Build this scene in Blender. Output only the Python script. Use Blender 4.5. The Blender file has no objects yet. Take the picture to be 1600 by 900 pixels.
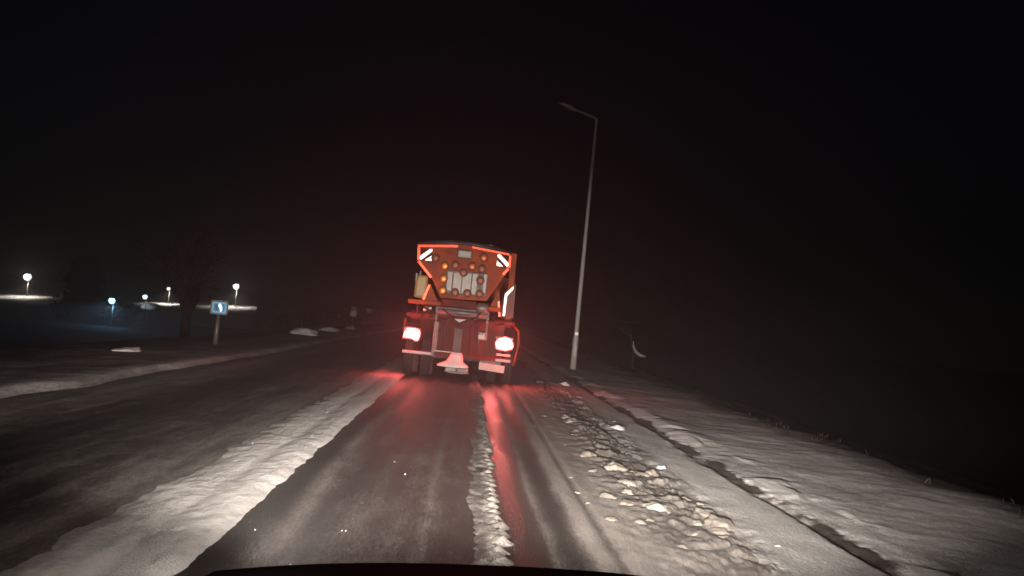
import bpy, bmesh, math, random
import numpy as np
from mathutils import Vector, Matrix

sc = bpy.context.scene
C = sc.collection
R = math.radians
random.seed(11)

# ---------------------------------------------------------------- camera
cam = bpy.data.cameras.new('camera')
cam.sensor_width = 36.0
cam.lens = 29.25
cam.clip_start = 0.05
cam.clip_end = 3000
co = bpy.data.objects.new('camera', cam)
C.objects.link(co)
ROLL, VPX, VPY, FPX = R(5.8), 733.0, 497.0, 1300.0      # clockwise tilt of the dash camera, where the road runs to
d = Vector(((VPX - 800) / FPX, -(VPY - 450) / FPX, -1)).normalized()
u = Vector((math.sin(ROLL), math.cos(ROLL), 0))
u = (u - d * u.dot(d)).normalized()
r = d.cross(u)
co.matrix_world = Matrix.Translation((0, 0, 1.45)) @ Matrix((r, d, u)).to_4x4()
sc.camera = co

# ---------------------------------------------------------------- night sky, faint moonlight, exposure
w = bpy.data.worlds.new('World')
sc.world = w
w.use_nodes = True
nt = w.node_tree
sky = nt.nodes.new('ShaderNodeTexSky')
sky.sky_type = 'NISHITA'
sky.sun_disc = False
sky.sun_elevation = R(25)
sky.sun_rotation = R(150)
bg = nt.nodes['Background']
bg.inputs['Strength'].default_value = 0.0006
nt.links.new(sky.outputs[0], bg.inputs['Color'])
sl = bpy.data.lights.new('moonlight', 'SUN')
sl.energy = 0.0012
sl.angle = R(0.5)
sl.color = (1, 0.95, 0.88)
so = bpy.data.objects.new('moonlight', sl)
so.rotation_euler = (R(65), 0, R(30))
C.objects.link(so)
sc.view_settings.view_transform = 'Standard'
sc.view_settings.look = 'None'
sc.view_settings.exposure = 0
sc.view_settings.gamma = 1
sc.view_settings.use_curve_mapping = False
sc.cycles.volume_bounces = 0
sc.cycles.max_bounces = 6
sc.cycles.sample_clamp_indirect = 3
sc.cycles.use_denoising = True
HAZE_DENSITY = 0.0085
HEAD_POWER = 6200
WIDE_POWER = 400
TAIL_POWER = 62


# ---------------------------------------------------------------- helpers
def link(o, parent=None):
    C.objects.link(o)
    if parent:
        o.parent = parent
    return o


def tag(o, label=None, cat=None, group=None, kind=None):
    if label:
        o['label'] = label
    if cat:
        o['category'] = cat
    if group:
        o['group'] = group
    if kind:
        o['kind'] = kind
    return o


def empty(name, loc=(0, 0, 0), rz=0, **k):
    o = bpy.data.objects.new(name, None)
    o.location = loc
    o.rotation_euler = (0, 0, rz)
    o.empty_display_size = 0.2
    link(o)
    return tag(o, **k)


def copy_tree(o, parent=None):
    c = o.copy()
    C.objects.link(c)
    c.parent = parent
    for ch in list(o.children):
        copy_tree(ch, c)
    return c


class MB:
    """collects shapes, builds one mesh object"""

    def __init__(s):
        s.bm = bmesh.new()

    def box(s, x0, x1, y0, y1, z0, z1, bevel=0.0, rot=None):
        r_ = bmesh.ops.create_cube(s.bm, size=1)
        vs = r_['verts']
        c = Vector(((x0 + x1) / 2, (y0 + y1) / 2, (z0 + z1) / 2))
        for v in vs:
            p = Vector((v.co.x * (x1 - x0), v.co.y * (y1 - y0), v.co.z * (z1 - z0)))
            if rot:
                p = rot @ p
            v.co = p + c
        if bevel:
            es = list({e for v in vs for e in v.link_edges})
            bmesh.ops.bevel(s.bm, geom=es, offset=bevel, segments=2, affect='EDGES', profile=0.6)
        return s

    def prism(s, pts, y0, y1):
        """outline in x,z pulled from y0 to y1"""
        a = [s.bm.verts.new((x, y0, z)) for x, z in pts]
        b = [s.bm.verts.new((x, y1, z)) for x, z in pts]
        n = len(pts)
        s.bm.faces.new(a)
        s.bm.faces.new(b[::-1])
        for i in range(n):
            s.bm.faces.new((a[i], b[i], b[(i + 1) % n], a[(i + 1) % n]))
        return s

    def loft(s, rings):
        """closed rings of equal length joined, ends capped"""
        vr = [[s.bm.verts.new(p) for p in ring] for ring in rings]
        n = len(vr[0])
        for a, b in zip(vr, vr[1:]):
            for i in range(n):
                s.bm.faces.new((a[i], a[(i + 1) % n], b[(i + 1) % n], b[i]))
        s.bm.faces.new(vr[0][::-1])
        s.bm.faces.new(vr[-1])
        return s

    def tube(s, pts, rads, n=10):
        pts = [Vector(p) for p in pts]
        if not isinstance(rads, (list, tuple)):
            rads = [rads] * len(pts)
        rings = []
        ref = None
        for i, p in enumerate(pts):
            t = (pts[min(i + 1, len(pts) - 1)] - pts[max(i - 1, 0)]).normalized()
            if ref is None:
                ref = Vector((1, 0, 0)) if abs(t.x) < 0.8 else Vector((0, 1, 0))
            a = (ref - t * ref.dot(t)).normalized()
            ref = a
            b = t.cross(a)
            rings.append([p + (a * math.cos(2 * math.pi * k / n) + b * math.sin(2 * math.pi * k / n)) * rads[i]
                          for k in range(n)])
        return s.loft(rings)

    def disc(s, x, z, r_, y0, y1, n=24, dome=0.0):
        rings = []
        prof = [(y1, r_), (y0 + 0.01, r_), (y0, r_ * 0.9)]
        if dome:
            prof += [(y0 - dome * 0.7, r_ * 0.55), (y0 - dome, r_ * 0.1)]
        for y, q in prof:
            rings.append([(x + q * math.cos(2 * math.pi * k / n), y, z + q * math.sin(2 * math.pi * k / n)) for k in range(n)])
        return s.loft(rings)

    def wheel(s, x0, x1, y, z, prof, n=40):
        """prof: list of (x fraction, radius) round the axle along x"""
        rings = []
        for f, q in prof:
            x = x0 + (x1 - x0) * f
            rings.append([(x, y + q * math.cos(2 * math.pi * k / n), z + q * math.sin(2 * math.pi * k / n)) for k in range(n)])
        return s.loft(rings)

    def blob(s, c, sx, sy, sz, seed, sub=3, rough=0.25, flat=True):
        r_ = bmesh.ops.create_icosphere(s.bm, subdivisions=sub, radius=1)
        rnd = random.Random(seed)
        dirs = [(Vector((rnd.gauss(0, 1), rnd.gauss(0, 1), rnd.gauss(0, 1))).normalized(), rnd.uniform(0.55, 0.95)) for _ in range(9)]
        ph = [rnd.uniform(0, 6.28) for _ in range(6)]
        for v in r_['verts']:
            n = v.co.normalized()
            q = 1.0
            for dd, cut in dirs:          # broken faces
                t = n.dot(dd)
                if t > cut:
                    q = min(q, cut / t)
            q += rough * 0.25 * math.sin(5 * n.x + ph[0]) * math.sin(6 * n.y + ph[1]) * math.sin(5 * n.z + ph[2])
            q += rough * 0.12 * math.sin(13 * n.x + ph[3]) * math.sin(11 * n.y + ph[4]) * math.sin(12 * n.z + ph[5])
            v.co = Vector((n.x * q * sx, n.y * q * sy, n.z * q * sz)) + Vector(c)
        return s

    def build(s, name, mat, parent=None, smooth=False):
        bmesh.ops.recalc_face_normals(s.bm, faces=s.bm.faces)
        me = bpy.data.meshes.new(name)
        s.bm.to_mesh(me)
        s.bm.free()
        me.materials.append(mat)
        if smooth:
            me.polygons.foreach_set('use_smooth', [True] * len(me.polygons))
        return link(bpy.data.objects.new(name, me), parent)


# numpy value noise ------------------------------------------------
def vnoise(x, y, seed=0):
    xi = np.floor(x).astype(np.int64)
    yi = np.floor(y).astype(np.int64)
    xf, yf = x - xi, y - yi
    xf = xf * xf * (3 - 2 * xf)
    yf = yf * yf * (3 - 2 * yf)

    def h(a, b):
        n = (a * 374761393 + b * 668265263 + seed * 1274126177) & 0x7fffffff
        n = ((n ^ (n >> 13)) * 1274126177) & 0x7fffffff
        n = ((n ^ (n >> 16)) * 668265263) & 0x7fffffff
        return ((n ^ (n >> 15)) & 0xffff) / 65535.0
    a, b, c, e = h(xi, yi), h(xi + 1, yi), h(xi, yi + 1), h(xi + 1, yi + 1)
    return (a * (1 - xf) + b * xf) * (1 - yf) + (c * (1 - xf) + e * xf) * yf


def fbm(x, y, seed=0, o=4):
    s_, a, t = 0, 0.5, 0
    for k in range(o):
        s_ = s_ + a * vnoise(x * 2 ** k + 17.3 * k, y * 2 ** k + 9.1 * k, seed + k)
        t += a
        a *= 0.5
    return s_ / t


def clods(x, y, seed=0, keep=0.6):
    """rounded clods of random height on a jittered grid, 0..1"""
    xi, yi = np.floor(x), np.floor(y)
    out = np.zeros_like(x)
    for dx in (-1, 0, 1):
        for dy in (-1, 0, 1):
            cx, cy = xi + dx, yi + dy
            jx, jy = vnoise(cx, cy, seed + 1), vnoise(cx, cy, seed + 2)
            hgt = vnoise(cx, cy, seed + 3)
            rad = 0.35 + 0.4 * vnoise(cx, cy, seed + 4)
            q = 1 - ((x - cx - jx) ** 2 + (y - cy - jy) ** 2) / rad ** 2
            out = np.maximum(out, np.where(hgt < keep, np.minimum(np.sqrt(np.maximum(0, q)), 0.66) * 1.35 * (0.35 + hgt / keep * 0.65), 0))
    return out


def band(X, Y):
    """where the plough has left broken slush along the right of the lane"""
    c = 1.80 + 0.018 * (Y - 5) + 0.12 * (fbm(Y * 0.5, Y * 0, 141) - 0.5)
    return sstep(c - 0.52, c - 0.15, X) * (1 - sstep(c + 0.2, c + 0.48, X))


def clod_z(X, Y):
    wx = X + 0.08 * (fbm(X * 7, Y * 7, 145) - 0.5)
    wy = Y + 0.08 * (fbm(X * 7, Y * 7, 146) - 0.5)
    return band(X, Y) * (0.036 * clods(wx * 5, wy * 4.2, 151, 0.5) + 0.03 * clods(wx * 11, wy * 10, 161, 0.55) + 0.016 * clods(wx * 24, wy * 21, 181, 0.6)) * (0.2 + 1.3 * fbm(X * 1.5, Y * 0.9, 147)) * (0.55 + 0.45 * sstep(5.5, 8.5, Y))


def sstep(a, b, x):
    t = np.clip((x - a) / (b - a), 0, 1)
    return t * t * (3 - 2 * t)


def bump(x, c, wd):
    return np.exp(-((x - c) / wd) ** 2)


def yrows(y0, y1, near=0.02, k=0.006):
    ys = [y0]
    while ys[-1] < y1:
        ys.append(ys[-1] + max(near, k * ys[-1]))
    return np.array(ys)


def grid(name, xs, ys, fz, mat, attrs=None, warp=None):
    X, Y = np.meshgrid(xs, ys)
    if warp is not None:
        X = warp(X, Y)
    Z = fz(X, Y)
    nx, ny = len(xs), len(ys)
    me = bpy.data.meshes.new(name)
    me.vertices.add(nx * ny)
    me.vertices.foreach_set('co', np.stack([X, Y, Z], -1).astype(np.float32).ravel())
    i = np.arange((ny - 1) * (nx - 1))
    a = (i // (nx - 1)) * nx + i % (nx - 1)
    f = np.stack([a, a + 1, a + nx + 1, a + nx], -1).astype(np.int32)
    me.loops.add(f.size)
    me.loops.foreach_set('vertex_index', f.ravel())
    me.polygons.add(len(f))
    me.polygons.foreach_set('loop_start', np.arange(0, f.size, 4, dtype=np.int32))
    me.polygons.foreach_set('use_smooth', np.ones(len(f), dtype=bool))
    me.update(calc_edges=True)
    for k, fn in (attrs or {}).items():
        at = me.attributes.new(k, 'FLOAT', 'POINT')
        at.data.foreach_set('value', fn(X, Y).astype(np.float32).ravel())
    me.materials.append(mat)
    return link(bpy.data.objects.new(name, me))


# ---------------------------------------------------------------- materials
def mat(name, col, rough=0.6, metal=0.0, noise=0.15, nscale=6.0, bumpd=0.0, bscale=40.0, emit=None, estr=0.0, spec=0.5, dirt=None, dscale=3.0, damt=0.5, crust=None):
    m = bpy.data.materials.new(name)
    m.use_nodes = True
    n, l = m.node_tree.nodes, m.node_tree.links
    b = n['Principled BSDF']
    b.inputs['Roughness'].default_value = rough
    b.inputs['Metallic'].default_value = metal
    b.inputs['Specular IOR Level'].default_value = spec
    tc = n.new('ShaderNodeTexCoord')
    nz = n.new('ShaderNodeTexNoise')
    nz.inputs['Scale'].default_value = nscale
    nz.inputs['Detail'].default_value = 6
    l.new(tc.outputs['Object'], nz.inputs['Vector'])
    mx = n.new('ShaderNodeMix')
    mx.data_type = 'RGBA'
    mx.inputs['A'].default_value = (*[c * (1 - noise) for c in col], 1)
    mx.inputs['B'].default_value = (*[min(1, c * (1 + noise)) for c in col], 1)
    l.new(nz.outputs['Fac'], mx.inputs['Factor'])
    out = mx.outputs['Result']
    if dirt:
        dz = n.new('ShaderNodeTexNoise')
        dz.inputs['Scale'].default_value = dscale
        dz.inputs['Detail'].default_value = 8
        dz.inputs['Roughness'].default_value = 0.65
        l.new(tc.outputs['Object'], dz.inputs['Vector'])
        rp = n.new('ShaderNodeMapRange')
        rp.inputs['From Min'].default_value = 0.45
        rp.inputs['From Max'].default_value = 0.7
        rp.inputs['To Max'].default_value = damt
        l.new(dz.outputs['Fac'], rp.inputs['Value'])
        m2 = n.new('ShaderNodeMix')
        m2.data_type = 'RGBA'
        m2.inputs['B'].default_value = (*dirt, 1)
        l.new(rp.outputs['Result'], m2.inputs['Factor'])
        l.new(out, m2.inputs['A'])
        out = m2.outputs['Result']
    if crust:
        cz = n.new('ShaderNodeTexNoise')
        cz.inputs['Scale'].default_value = 7
        cz.inputs['Detail'].default_value = 10
        cz.inputs['Roughness'].default_value = 0.75
        l.new(tc.outputs['Object'], cz.inputs['Vector'])
        cr_ = n.new('ShaderNodeMapRange')
        cr_.inputs['From Min'].default_value = 0.53
        cr_.inputs['From Max'].default_value = 0.68
        cr_.inputs['To Max'].default_value = 0.75
        l.new(cz.outputs['Fac'], cr_.inputs['Value'])
        m3 = n.new('ShaderNodeMix')
        m3.data_type = 'RGBA'
        m3.inputs['B'].default_value = (*crust, 1)
        l.new(cr_.outputs['Result'], m3.inputs['Factor'])
        l.new(out, m3.inputs['A'])
        out = m3.outputs['Result']
    l.new(out, b.inputs['Base Color'])
    if bumpd:
        bz = n.new('ShaderNodeTexNoise')
        bz.inputs['Scale'].default_value = bscale
        bz.inputs['Detail'].default_value = 6
        l.new(tc.outputs['Object'], bz.inputs['Vector'])
        bp = n.new('ShaderNodeBump')
        bp.inputs['Strength'].default_value = 0.6
        bp.inputs['Distance'].default_value = bumpd
        l.new(bz.outputs['Fac'], bp.inputs['Height'])
        l.new(bp.outputs['Normal'], b.inputs['Normal'])
    if emit:
        b.inputs['Emission Color'].default_value = (*emit, 1)
        b.inputs['Emission Strength'].default_value = estr
    return m


def ground_mat(name, dark, light, rough_dark, rough_light, s1=30, s2=5, bumpd=0.01, attr='cover', mixn=0.5, spec=0.5, stretch=1.0, wet=False):
    """dark surface where the attribute is 0, snow or slush where it is 1, broken up by noise"""
    m = bpy.data.materials.new(name)
    m.use_nodes = True
    n, l = m.node_tree.nodes, m.node_tree.links
    b = n['Principled BSDF']
    b.inputs['Specular IOR Level'].default_value = spec
    tc = n.new('ShaderNodeTexCoord')
    mp = n.new('ShaderNodeMapping')
    mp.inputs['Scale'].default_value = (1, stretch, 1)
    l.new(tc.outputs['Object'], mp.inputs['Vector'])
    at = n.new('ShaderNodeAttribute')
    at.attribute_name = attr

    def noise(s, det=6, ro=0.6):
        z = n.new('ShaderNodeTexNoise')
        z.inputs['Scale'].default_value = s
        z.inputs['Detail'].default_value = det
        z.inputs['Roughness'].default_value = ro
        l.new(mp.outputs['Vector'], z.inputs['Vector'])
        return z.outputs['Fac']

    def math_(op, a, c):
        q = n.new('ShaderNodeMath')
        q.operation = op
        for k, v in enumerate((a, c)):
            if isinstance(v, (int, float)):
                q.inputs[k].default_value = v
            else:
                l.new(v, q.inputs[k])
        return q.outputs[0]
    n1, n2 = noise(s1), noise(s2)
    nn = math_('ADD', math_('MULTIPLY', math_('SUBTRACT', n1, 0.5), mixn * 2), math_('MULTIPLY', math_('SUBTRACT', n2, 0.5), mixn * 1.4))
    f = math_('ADD', at.outputs['Fac'], nn)
    if wet:
        f = math_('ADD', f, math_('MULTIPLY', math_('SUBTRACT', noise(170, 3, 0.8), 0.5), 0.75))
    rp = n.new('ShaderNodeMapRange')
    rp.interpolation_type = 'SMOOTHSTEP'
    rp.inputs['From Min'].default_value = 0.0
    rp.inputs['From Max'].default_value = 1.0
    l.new(f, rp.inputs['Value'])
    mx = n.new('ShaderNodeMix')
    mx.data_type = 'RGBA'
    mx.inputs['A'].default_value = (*dark, 1)
    mx.inputs['B'].default_value = (*light, 1)
    l.new(rp.outputs['Result'], mx.inputs['Factor'])
    l.new(mx.outputs['Result'], b.inputs['Base Color'])
    rr = n.new('ShaderNodeMapRange')
    rr.inputs['To Min'].default_value = rough_dark
    rr.inputs['To Max'].default_value = rough_light
    l.new(rp.outputs['Result'], rr.inputs['Value'])
    rout = rr.outputs['Result']
    if wet:
        aw = n.new('ShaderNodeAttribute')
        aw.attribute_name = 'wet'
        rw = n.new('ShaderNodeMix')
        l.new(aw.outputs['Fac'], rw.inputs['Factor'])
        l.new(rout, rw.inputs['A'])
        rw.inputs['B'].default_value = 0.2
        rout = rw.outputs['Result']
        sw = n.new('ShaderNodeMapRange')
        sw.inputs['To Min'].default_value = 0.22
        sw.inputs['To Max'].default_value = 0.6
        l.new(aw.outputs['Fac'], sw.inputs['Value'])
        l.new(sw.outputs['Result'], b.inputs['Specular IOR Level'])
    l.new(rout, b.inputs['Roughness'])
    bp = n.new('ShaderNodeBump')
    bp.inputs['Strength'].default_value = 0.7
    bp.inputs['Distance'].default_value = bumpd
    hh = math_('ADD', noise(s1 * 2.2), math_('MULTIPLY', rp.outputs['Result'], 1.2))
    l.new(hh, bp.inputs['Height'])
    l.new(bp.outputs['Normal'], b.inputs['Normal'])
    return m


M = dict(
    road=ground_mat('wet_asphalt_with_slush', (0.028, 0.025, 0.023), (0.33, 0.305, 0.28), 0.5, 0.8, s1=42, s2=7, bumpd=0.008, stretch=0.3, mixn=0.33, wet=True),
    snow=ground_mat('ploughed_snow', (0.12, 0.105, 0.09), (0.56, 0.55, 0.535), 0.5, 0.75, s1=26, s2=5, bumpd=0.02, mixn=0.35),
    ridge=ground_mat('crumbled_snow', (0.07, 0.062, 0.055), (0.33, 0.31, 0.29), 0.65, 0.85, s1=40, s2=9, bumpd=0.015, mixn=0.5),
    verge=ground_mat('verge_snow', (0.055, 0.048, 0.04), (0.74, 0.73, 0.715), 0.6, 0.75, s1=22, s2=3, bumpd=0.015, mixn=0.3, stretch=0.6),
    field=ground_mat('dark_field', (0.03, 0.028, 0.022), (0.07, 0.07, 0.066), 0.9, 0.9, s1=1.5, s2=0.2, bumpd=0.05, mixn=0.5),
    lump=mat('lump_snow', (0.22, 0.2, 0.175), 0.75, noise=0.1, nscale=9, bumpd=0.012, bscale=30, dirt=(0.13, 0.11, 0.085), dscale=6, damt=0.7),
    cleansnow=mat('clean_snow', (0.62, 0.61, 0.6), 0.75, noise=0.06, bumpd=0.02, bscale=14),
    dirtysnow=mat('sprayed_snow_crust', (0.62, 0.58, 0.55), 0.7, noise=0.2, bumpd=0.01, bscale=30),
    orange=mat('orange_paint', (0.27, 0.042, 0.007), 0.55, spec=0.15, noise=0.25, nscale=3, dirt=(0.05, 0.018, 0.012), dscale=2.5, damt=0.75, crust=(0.13, 0.05, 0.03), bumpd=0.002, bscale=60),
    orange2=mat('dirty_orange_paint', (0.085, 0.008, 0.004), 0.6, spec=0.12, noise=0.3, nscale=4, dirt=(0.03, 0.013, 0.012), dscale=3, damt=0.85, crust=(0.1, 0.055, 0.048)),
    steel=mat('grey_steel', (0.13, 0.125, 0.12), 0.45, metal=0.3, noise=0.25, nscale=8, dirt=(0.1, 0.08, 0.06), damt=0.6),
    panelgrey=mat('dirty_pink_grey_panel', (0.11, 0.07, 0.065), 0.6, noise=0.25, spec=0.2, dirt=(0.04, 0.025, 0.02), damt=0.7),
    darksteel=mat('dark_chassis', (0.035, 0.03, 0.03), 0.55, noise=0.3, nscale=8, dirt=(0.12, 0.1, 0.085), damt=0.5, crust=(0.16, 0.13, 0.12)),
    rubber=mat('tyre_rubber', (0.014, 0.013, 0.013), 0.8, spec=0.2, noise=0.3, nscale=12, dirt=(0.05, 0.044, 0.04), dscale=5, damt=0.5),
    tarp=mat('black_tarpaulin', (0.03, 0.028, 0.025), 0.6, noise=0.3, bumpd=0.02, bscale=4),
    redtape=mat('red_reflective_tape', (0.75, 0.07, 0.04), 0.36, metal=0.85, noise=0.2, nscale=14),
    whitetape=mat('white_reflective_tape', (0.8, 0.78, 0.75), 0.45, metal=0.7, noise=0.12, nscale=14),
    amber=mat('amber_lens', (0.62, 0.2, 0.035), 0.4, metal=0.5, noise=0.15),
    dimamber=mat('dirty_amber_lens', (0.22, 0.06, 0.025), 0.5, metal=0.2, noise=0.25, nscale=14, dirt=(0.08, 0.05, 0.04), dscale=8, damt=0.6),
    board=mat('pale_board', (0.27, 0.25, 0.23), 0.5, metal=0.1, noise=0.2, nscale=7, dirt=(0.2, 0.13, 0.1), damt=0.55),
    tank=mat('yellow_brine_tank', (0.3, 0.17, 0.04), 0.45, noise=0.2),
    galv=mat('galvanised_pole', (0.62, 0.6, 0.58), 0.5, metal=0.1, noise=0.2, nscale=3),
    plate=mat('number_plate', (0.3, 0.26, 0.24), 0.5, noise=0.25, nscale=9, dirt=(0.25, 0.2, 0.17), dscale=6, damt=0.7),
    lens=mat('brake_lamp_lens', (0.6, 0.03, 0.02), 0.3, emit=(1, 0.48, 0.45), estr=40),
    glowrim=mat('brake_lamp_glow', (0.6, 0.03, 0.02), 0.3, emit=(1, 0.07, 0.05), estr=1.6),
    bark=mat('bark', (0.035, 0.028, 0.022), 0.9, noise=0.4, nscale=8, bumpd=0.02, bscale=20),
    needles=mat('evergreen_leaves', (0.035, 0.045, 0.025), 0.8, noise=0.5, nscale=3),
    signblue=mat('sign_blue', (0.012, 0.07, 0.15), 0.45, metal=0.75, noise=0.08),
    signwhite=mat('sign_white', (0.3, 0.48, 0.55), 0.4, metal=0.75, noise=0.08),
    signpale=mat('sign_pale', (0.07, 0.17, 0.24), 0.45, metal=0.7, noise=0.08),
    signback=mat('sign_back', (0.03, 0.04, 0.06), 0.5, noise=0.1),
    roadsignwhite=mat('road_sign_white', (0.75, 0.72, 0.72), 0.42, metal=0.7, noise=0.1),
    lampwarm=mat('lamp_warm', (0.9, 0.9, 0.85), 0.4, emit=(1, 0.93, 0.86), estr=25),
    lampcool=mat('lamp_cool', (0.8, 0.9, 1), 0.4, emit=(0.6, 0.9, 1), estr=7),
    lampblue=mat('lamp_blue', (0.7, 0.9, 1), 0.4, emit=(0.3, 0.75, 1), estr=9),
    carpaint=mat('black_car_paint', (0.006, 0.005, 0.005), 0.7, spec=0.1, noise=0.2),
    glasslamp=mat('headlamp_lens', (0.8, 0.8, 0.8), 0.2, noise=0.05, emit=(1, 0.95, 0.88), estr=6),
    flake=mat('snow_flake', (0.85, 0.85, 0.85), 0.8, noise=0.05),
)

# ---------------------------------------------------------------- ground, road, snow
EDGE_L, EDGE_R = -8.6, 6.15


def edge_right(y):
    return EDGE_R + np.maximum(0, y - 14) * 0.03 + (fbm(y * 0.5, y * 0 + 3.3, 5) - 0.5) * 0.9


def field_z(X, Y):
    z = -0.12 - 3.6 * sstep(-8.6, -17, X) - 2.8 * sstep(7.0, 13.0, X - np.maximum(0, Y - 14) * 0.03)
    z = z + (fbm(X * 0.2, Y * 0.2, 21) - 0.5) * 0.5 * np.clip((np.abs(X + 1.2) - 8) / 6, 0, 1)
    z = z + 2.5 * sstep(180, 420, Y)
    return z


fx = np.concatenate([np.linspace(-900, -70, 20), np.linspace(-65, -20, 46), np.linspace(-19, 19, 96), np.linspace(20, 900, 40)])
fy = np.concatenate([np.linspace(-60, -4, 12), yrows(-2, 60, 0.5, 0.01), np.linspace(62, 300, 90), np.linspace(310, 1500, 24)])
g = grid('ground', fx, fy, field_z, M['field'], {'cover': lambda X, Y: fbm(X * 0.3, Y * 0.3, 33) * 0.9 - 0.1})
tag(g, kind='structure')


def road_cover(X, Y):
    wob = (fbm(Y * 0.15, Y * 0, 71) - 0.5) * 0.12
    x = X + wob
    s_ = 0.29 + 0 * x
    s_ = s_ - 0.28 * bump(x, -3.65, 0.42) - 0.1 * bump(x, -2.75, 0.2) + 0.16 * bump(x, -2.3, 0.28) + 0.22 * bump(x, -4.7, 0.5)
    s_ = np.where(X > -1.75, 0.12 + 0 * x, s_)
    s_ = s_ - 0.1 * bump(x, -1.24, 0.07) + 0.26 * bump(x, -1.02, 0.09) + 0.04 * bump(x, -0.6, 0.3) + 0.16 * bump(x, -0.13, 0.045)
    s_ = s_ + 0.06 * bump(x, -0.35, 0.1)
    s_ = s_ - 0.30 * bump(x, 0.5, 0.13)                                      # wet tyre track
    s_ = s_ + 0.30 * bump(x, 0.7, 0.045) - 0.1 * bump(x, 0.84, 0.04)
    s_ = s_ + 0.56 * sstep(0.88, 1.0, x) - 0.25 * bump(x, 1.12, 0.03)
    s_ = s_ + 0.14 * sstep(1.3, 1.9, x)
    s_ = s_ + (fbm(X * 9, Y * 0.5, 41) - 0.5) * 0.34 + (fbm(X * 2.5, Y * 1.2, 43) - 0.5) * 0.22
    s_ = s_ - 0.22 * band(X, Y)
    return s_


def road_z(X, Y):
    z = 0.004 * road_cover(X, Y) * 4
    z = z + 0.035 * sstep(0.95, 1.6, X) * (fbm(X * 8, Y * 6, 51) - 0.35)
    z = z + 0.012 * sstep(-1.9, -2.6, X) * fbm(X * 5, Y * 2, 53)
    z = z - 0.012 * bump(X, 1.12, 0.04)
    return z + clod_z(X, Y)


ys = yrows(0.6, 170, 0.022, 0.006)
road = grid('road', np.concatenate([np.linspace(-5.6, -1.4, 120), np.linspace(-1.37, 1.15, 90), np.arange(1.165, 2.3, 0.014)]), ys, road_z, M['road'],
            {'cover': road_cover, 'wet': lambda X, Y: 0.95 * bump(X + (fbm(Y * 0.15, Y * 0, 71) - 0.5) * 0.12, 0.5, 0.12) * (0.45 + 0.55 * sstep(0.3, 0.55, fbm(X * 3, Y * 0.4, 77)))})
tag(road, kind='structure')


# centre snow bank left of our lane
def bank_z(X, Y):
    n1 = fbm(X * 3.0, Y * 1.6, 61)
    n2 = fbm(X * 9, Y * 6, 62)
    lo = -2.1 + (fbm(Y * 0.9, Y * 0 + 1.7, 63) - 0.5) * 0.2 + (fbm(Y * 4, Y * 0, 67) - 0.5) * 0.14
    hi = -1.36 + (fbm(Y * 1.3, Y * 0 + 5.7, 64) - 0.5) * 0.07 + (fbm(Y * 6, Y * 0, 68) - 0.5) * 0.05
    mid = -1.7 + (fbm(Y * 0.8, Y * 0 + 8.7, 65) - 0.5) * 0.14
    p = 0.03 * sstep(lo - 0.1, lo + 0.2, X) * (1 - sstep(hi - 0.12, hi + 0.04, X))
    p = p + 0.012 * bump(X, (mid + hi) / 2 + 0.02, 0.15) - 0.008 * bump(X, mid, 0.06)
    p = p * (1 - sstep(hi - 0.03, hi + 0.05, X)) - 0.02 * sstep(lo, lo - 0.25, X) - 0.03 * sstep(hi, hi + 0.08, X)
    inside = sstep(lo - 0.1, lo + 0.15, X) * (1 - sstep(hi - 0.05, hi + 0.05, X))
    return p + inside * ((n1 - 0.5) * 0.014 + (n2 - 0.5) * 0.012 + (fbm(X * 28, Y * 14, 69) - 0.5) * 0.014)


bank = grid('snow_bank', np.linspace(-2.5, -1.2, 66), ys, bank_z, M['snow'],
            {'cover': lambda X, Y: 0.58 + 0.32 * sstep(-2.1, -1.65, X + (fbm(Y * 0.8, Y * 0, 65) - 0.5) * 0.2) + (fbm(X * 4, Y * 2.5, 66) - 0.5) * 0.3 + (fbm(X * 9, Y * 0.8, 70) - 0.5) * 0.35})
tag(bank, kind='stuff', label='ragged bank of white snow along the middle of the road', cat='snow bank')


# ridge pressed up between the wheel tracks
def ridge_z(X, Y):
    n2 = fbm(X * 12, Y * 9, 81)
    lo = 0.17 + (fbm(Y * 1.6, Y * 0, 82) - 0.5) * 0.14
    hi = 0.37 + (fbm(Y * 3.0, Y * 0 + 2, 83) - 0.5) * 0.1 + 0.03 * np.sin(Y * 2 * math.pi / 0.21) * sstep(5, 6, Y + 3 * n2)
    p = 0.016 * sstep(lo - 0.03, lo + 0.05, X) * (1 - sstep(hi - 0.05, hi + 0.02, X))
    p = p + 0.018 * bump(X, hi - 0.05, 0.035) * (0.4 + 0.6 * (0.5 + 0.5 * np.sin(Y * 2 * math.pi / 0.21)))
    p = p - 0.025 * sstep(lo, lo - 0.06, X) - 0.025 * sstep(hi - 0.01, hi + 0.05, X)
    return p + (n2 - 0.5) * 0.024 + (fbm(X * 22, Y * 18, 87) - 0.5) * 0.016 + (fbm(X * 3, Y * 0.9, 84) - 0.55) * 0.06


ridge = grid('snow_ridge', np.linspace(0.05, 0.5, 42), yrows(0.6, 60, 0.013, 0.004), ridge_z, M['ridge'],
             {'cover': lambda X, Y: 0.2 + 0.3 * bump(X, 0.33, 0.06) + (fbm(X * 14, Y * 10, 86) - 0.5) * 0.9})
tag(ridge, kind='stuff', label='narrow ridge of crumbled snow between the wheel tracks in our lane', cat='snow ridge')


# right verge: packed strip, dark kerb groove, snowy pavement
def groove(Y):
    c = 2.94 + (fbm(Y * 0.35, Y * 0, 91) - 0.5) * 0.1 + (fbm(Y * 2.3, Y * 0, 138) - 0.5) * 0.08
    wd = 0.035 + 0.06 * sstep(0.42, 0.75, fbm(Y * 0.9, Y * 0 + 4, 92)) + 0.035 * sstep(12, 7, Y) * fbm(Y * 3, Y * 0, 97)
    return c, wd


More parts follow.
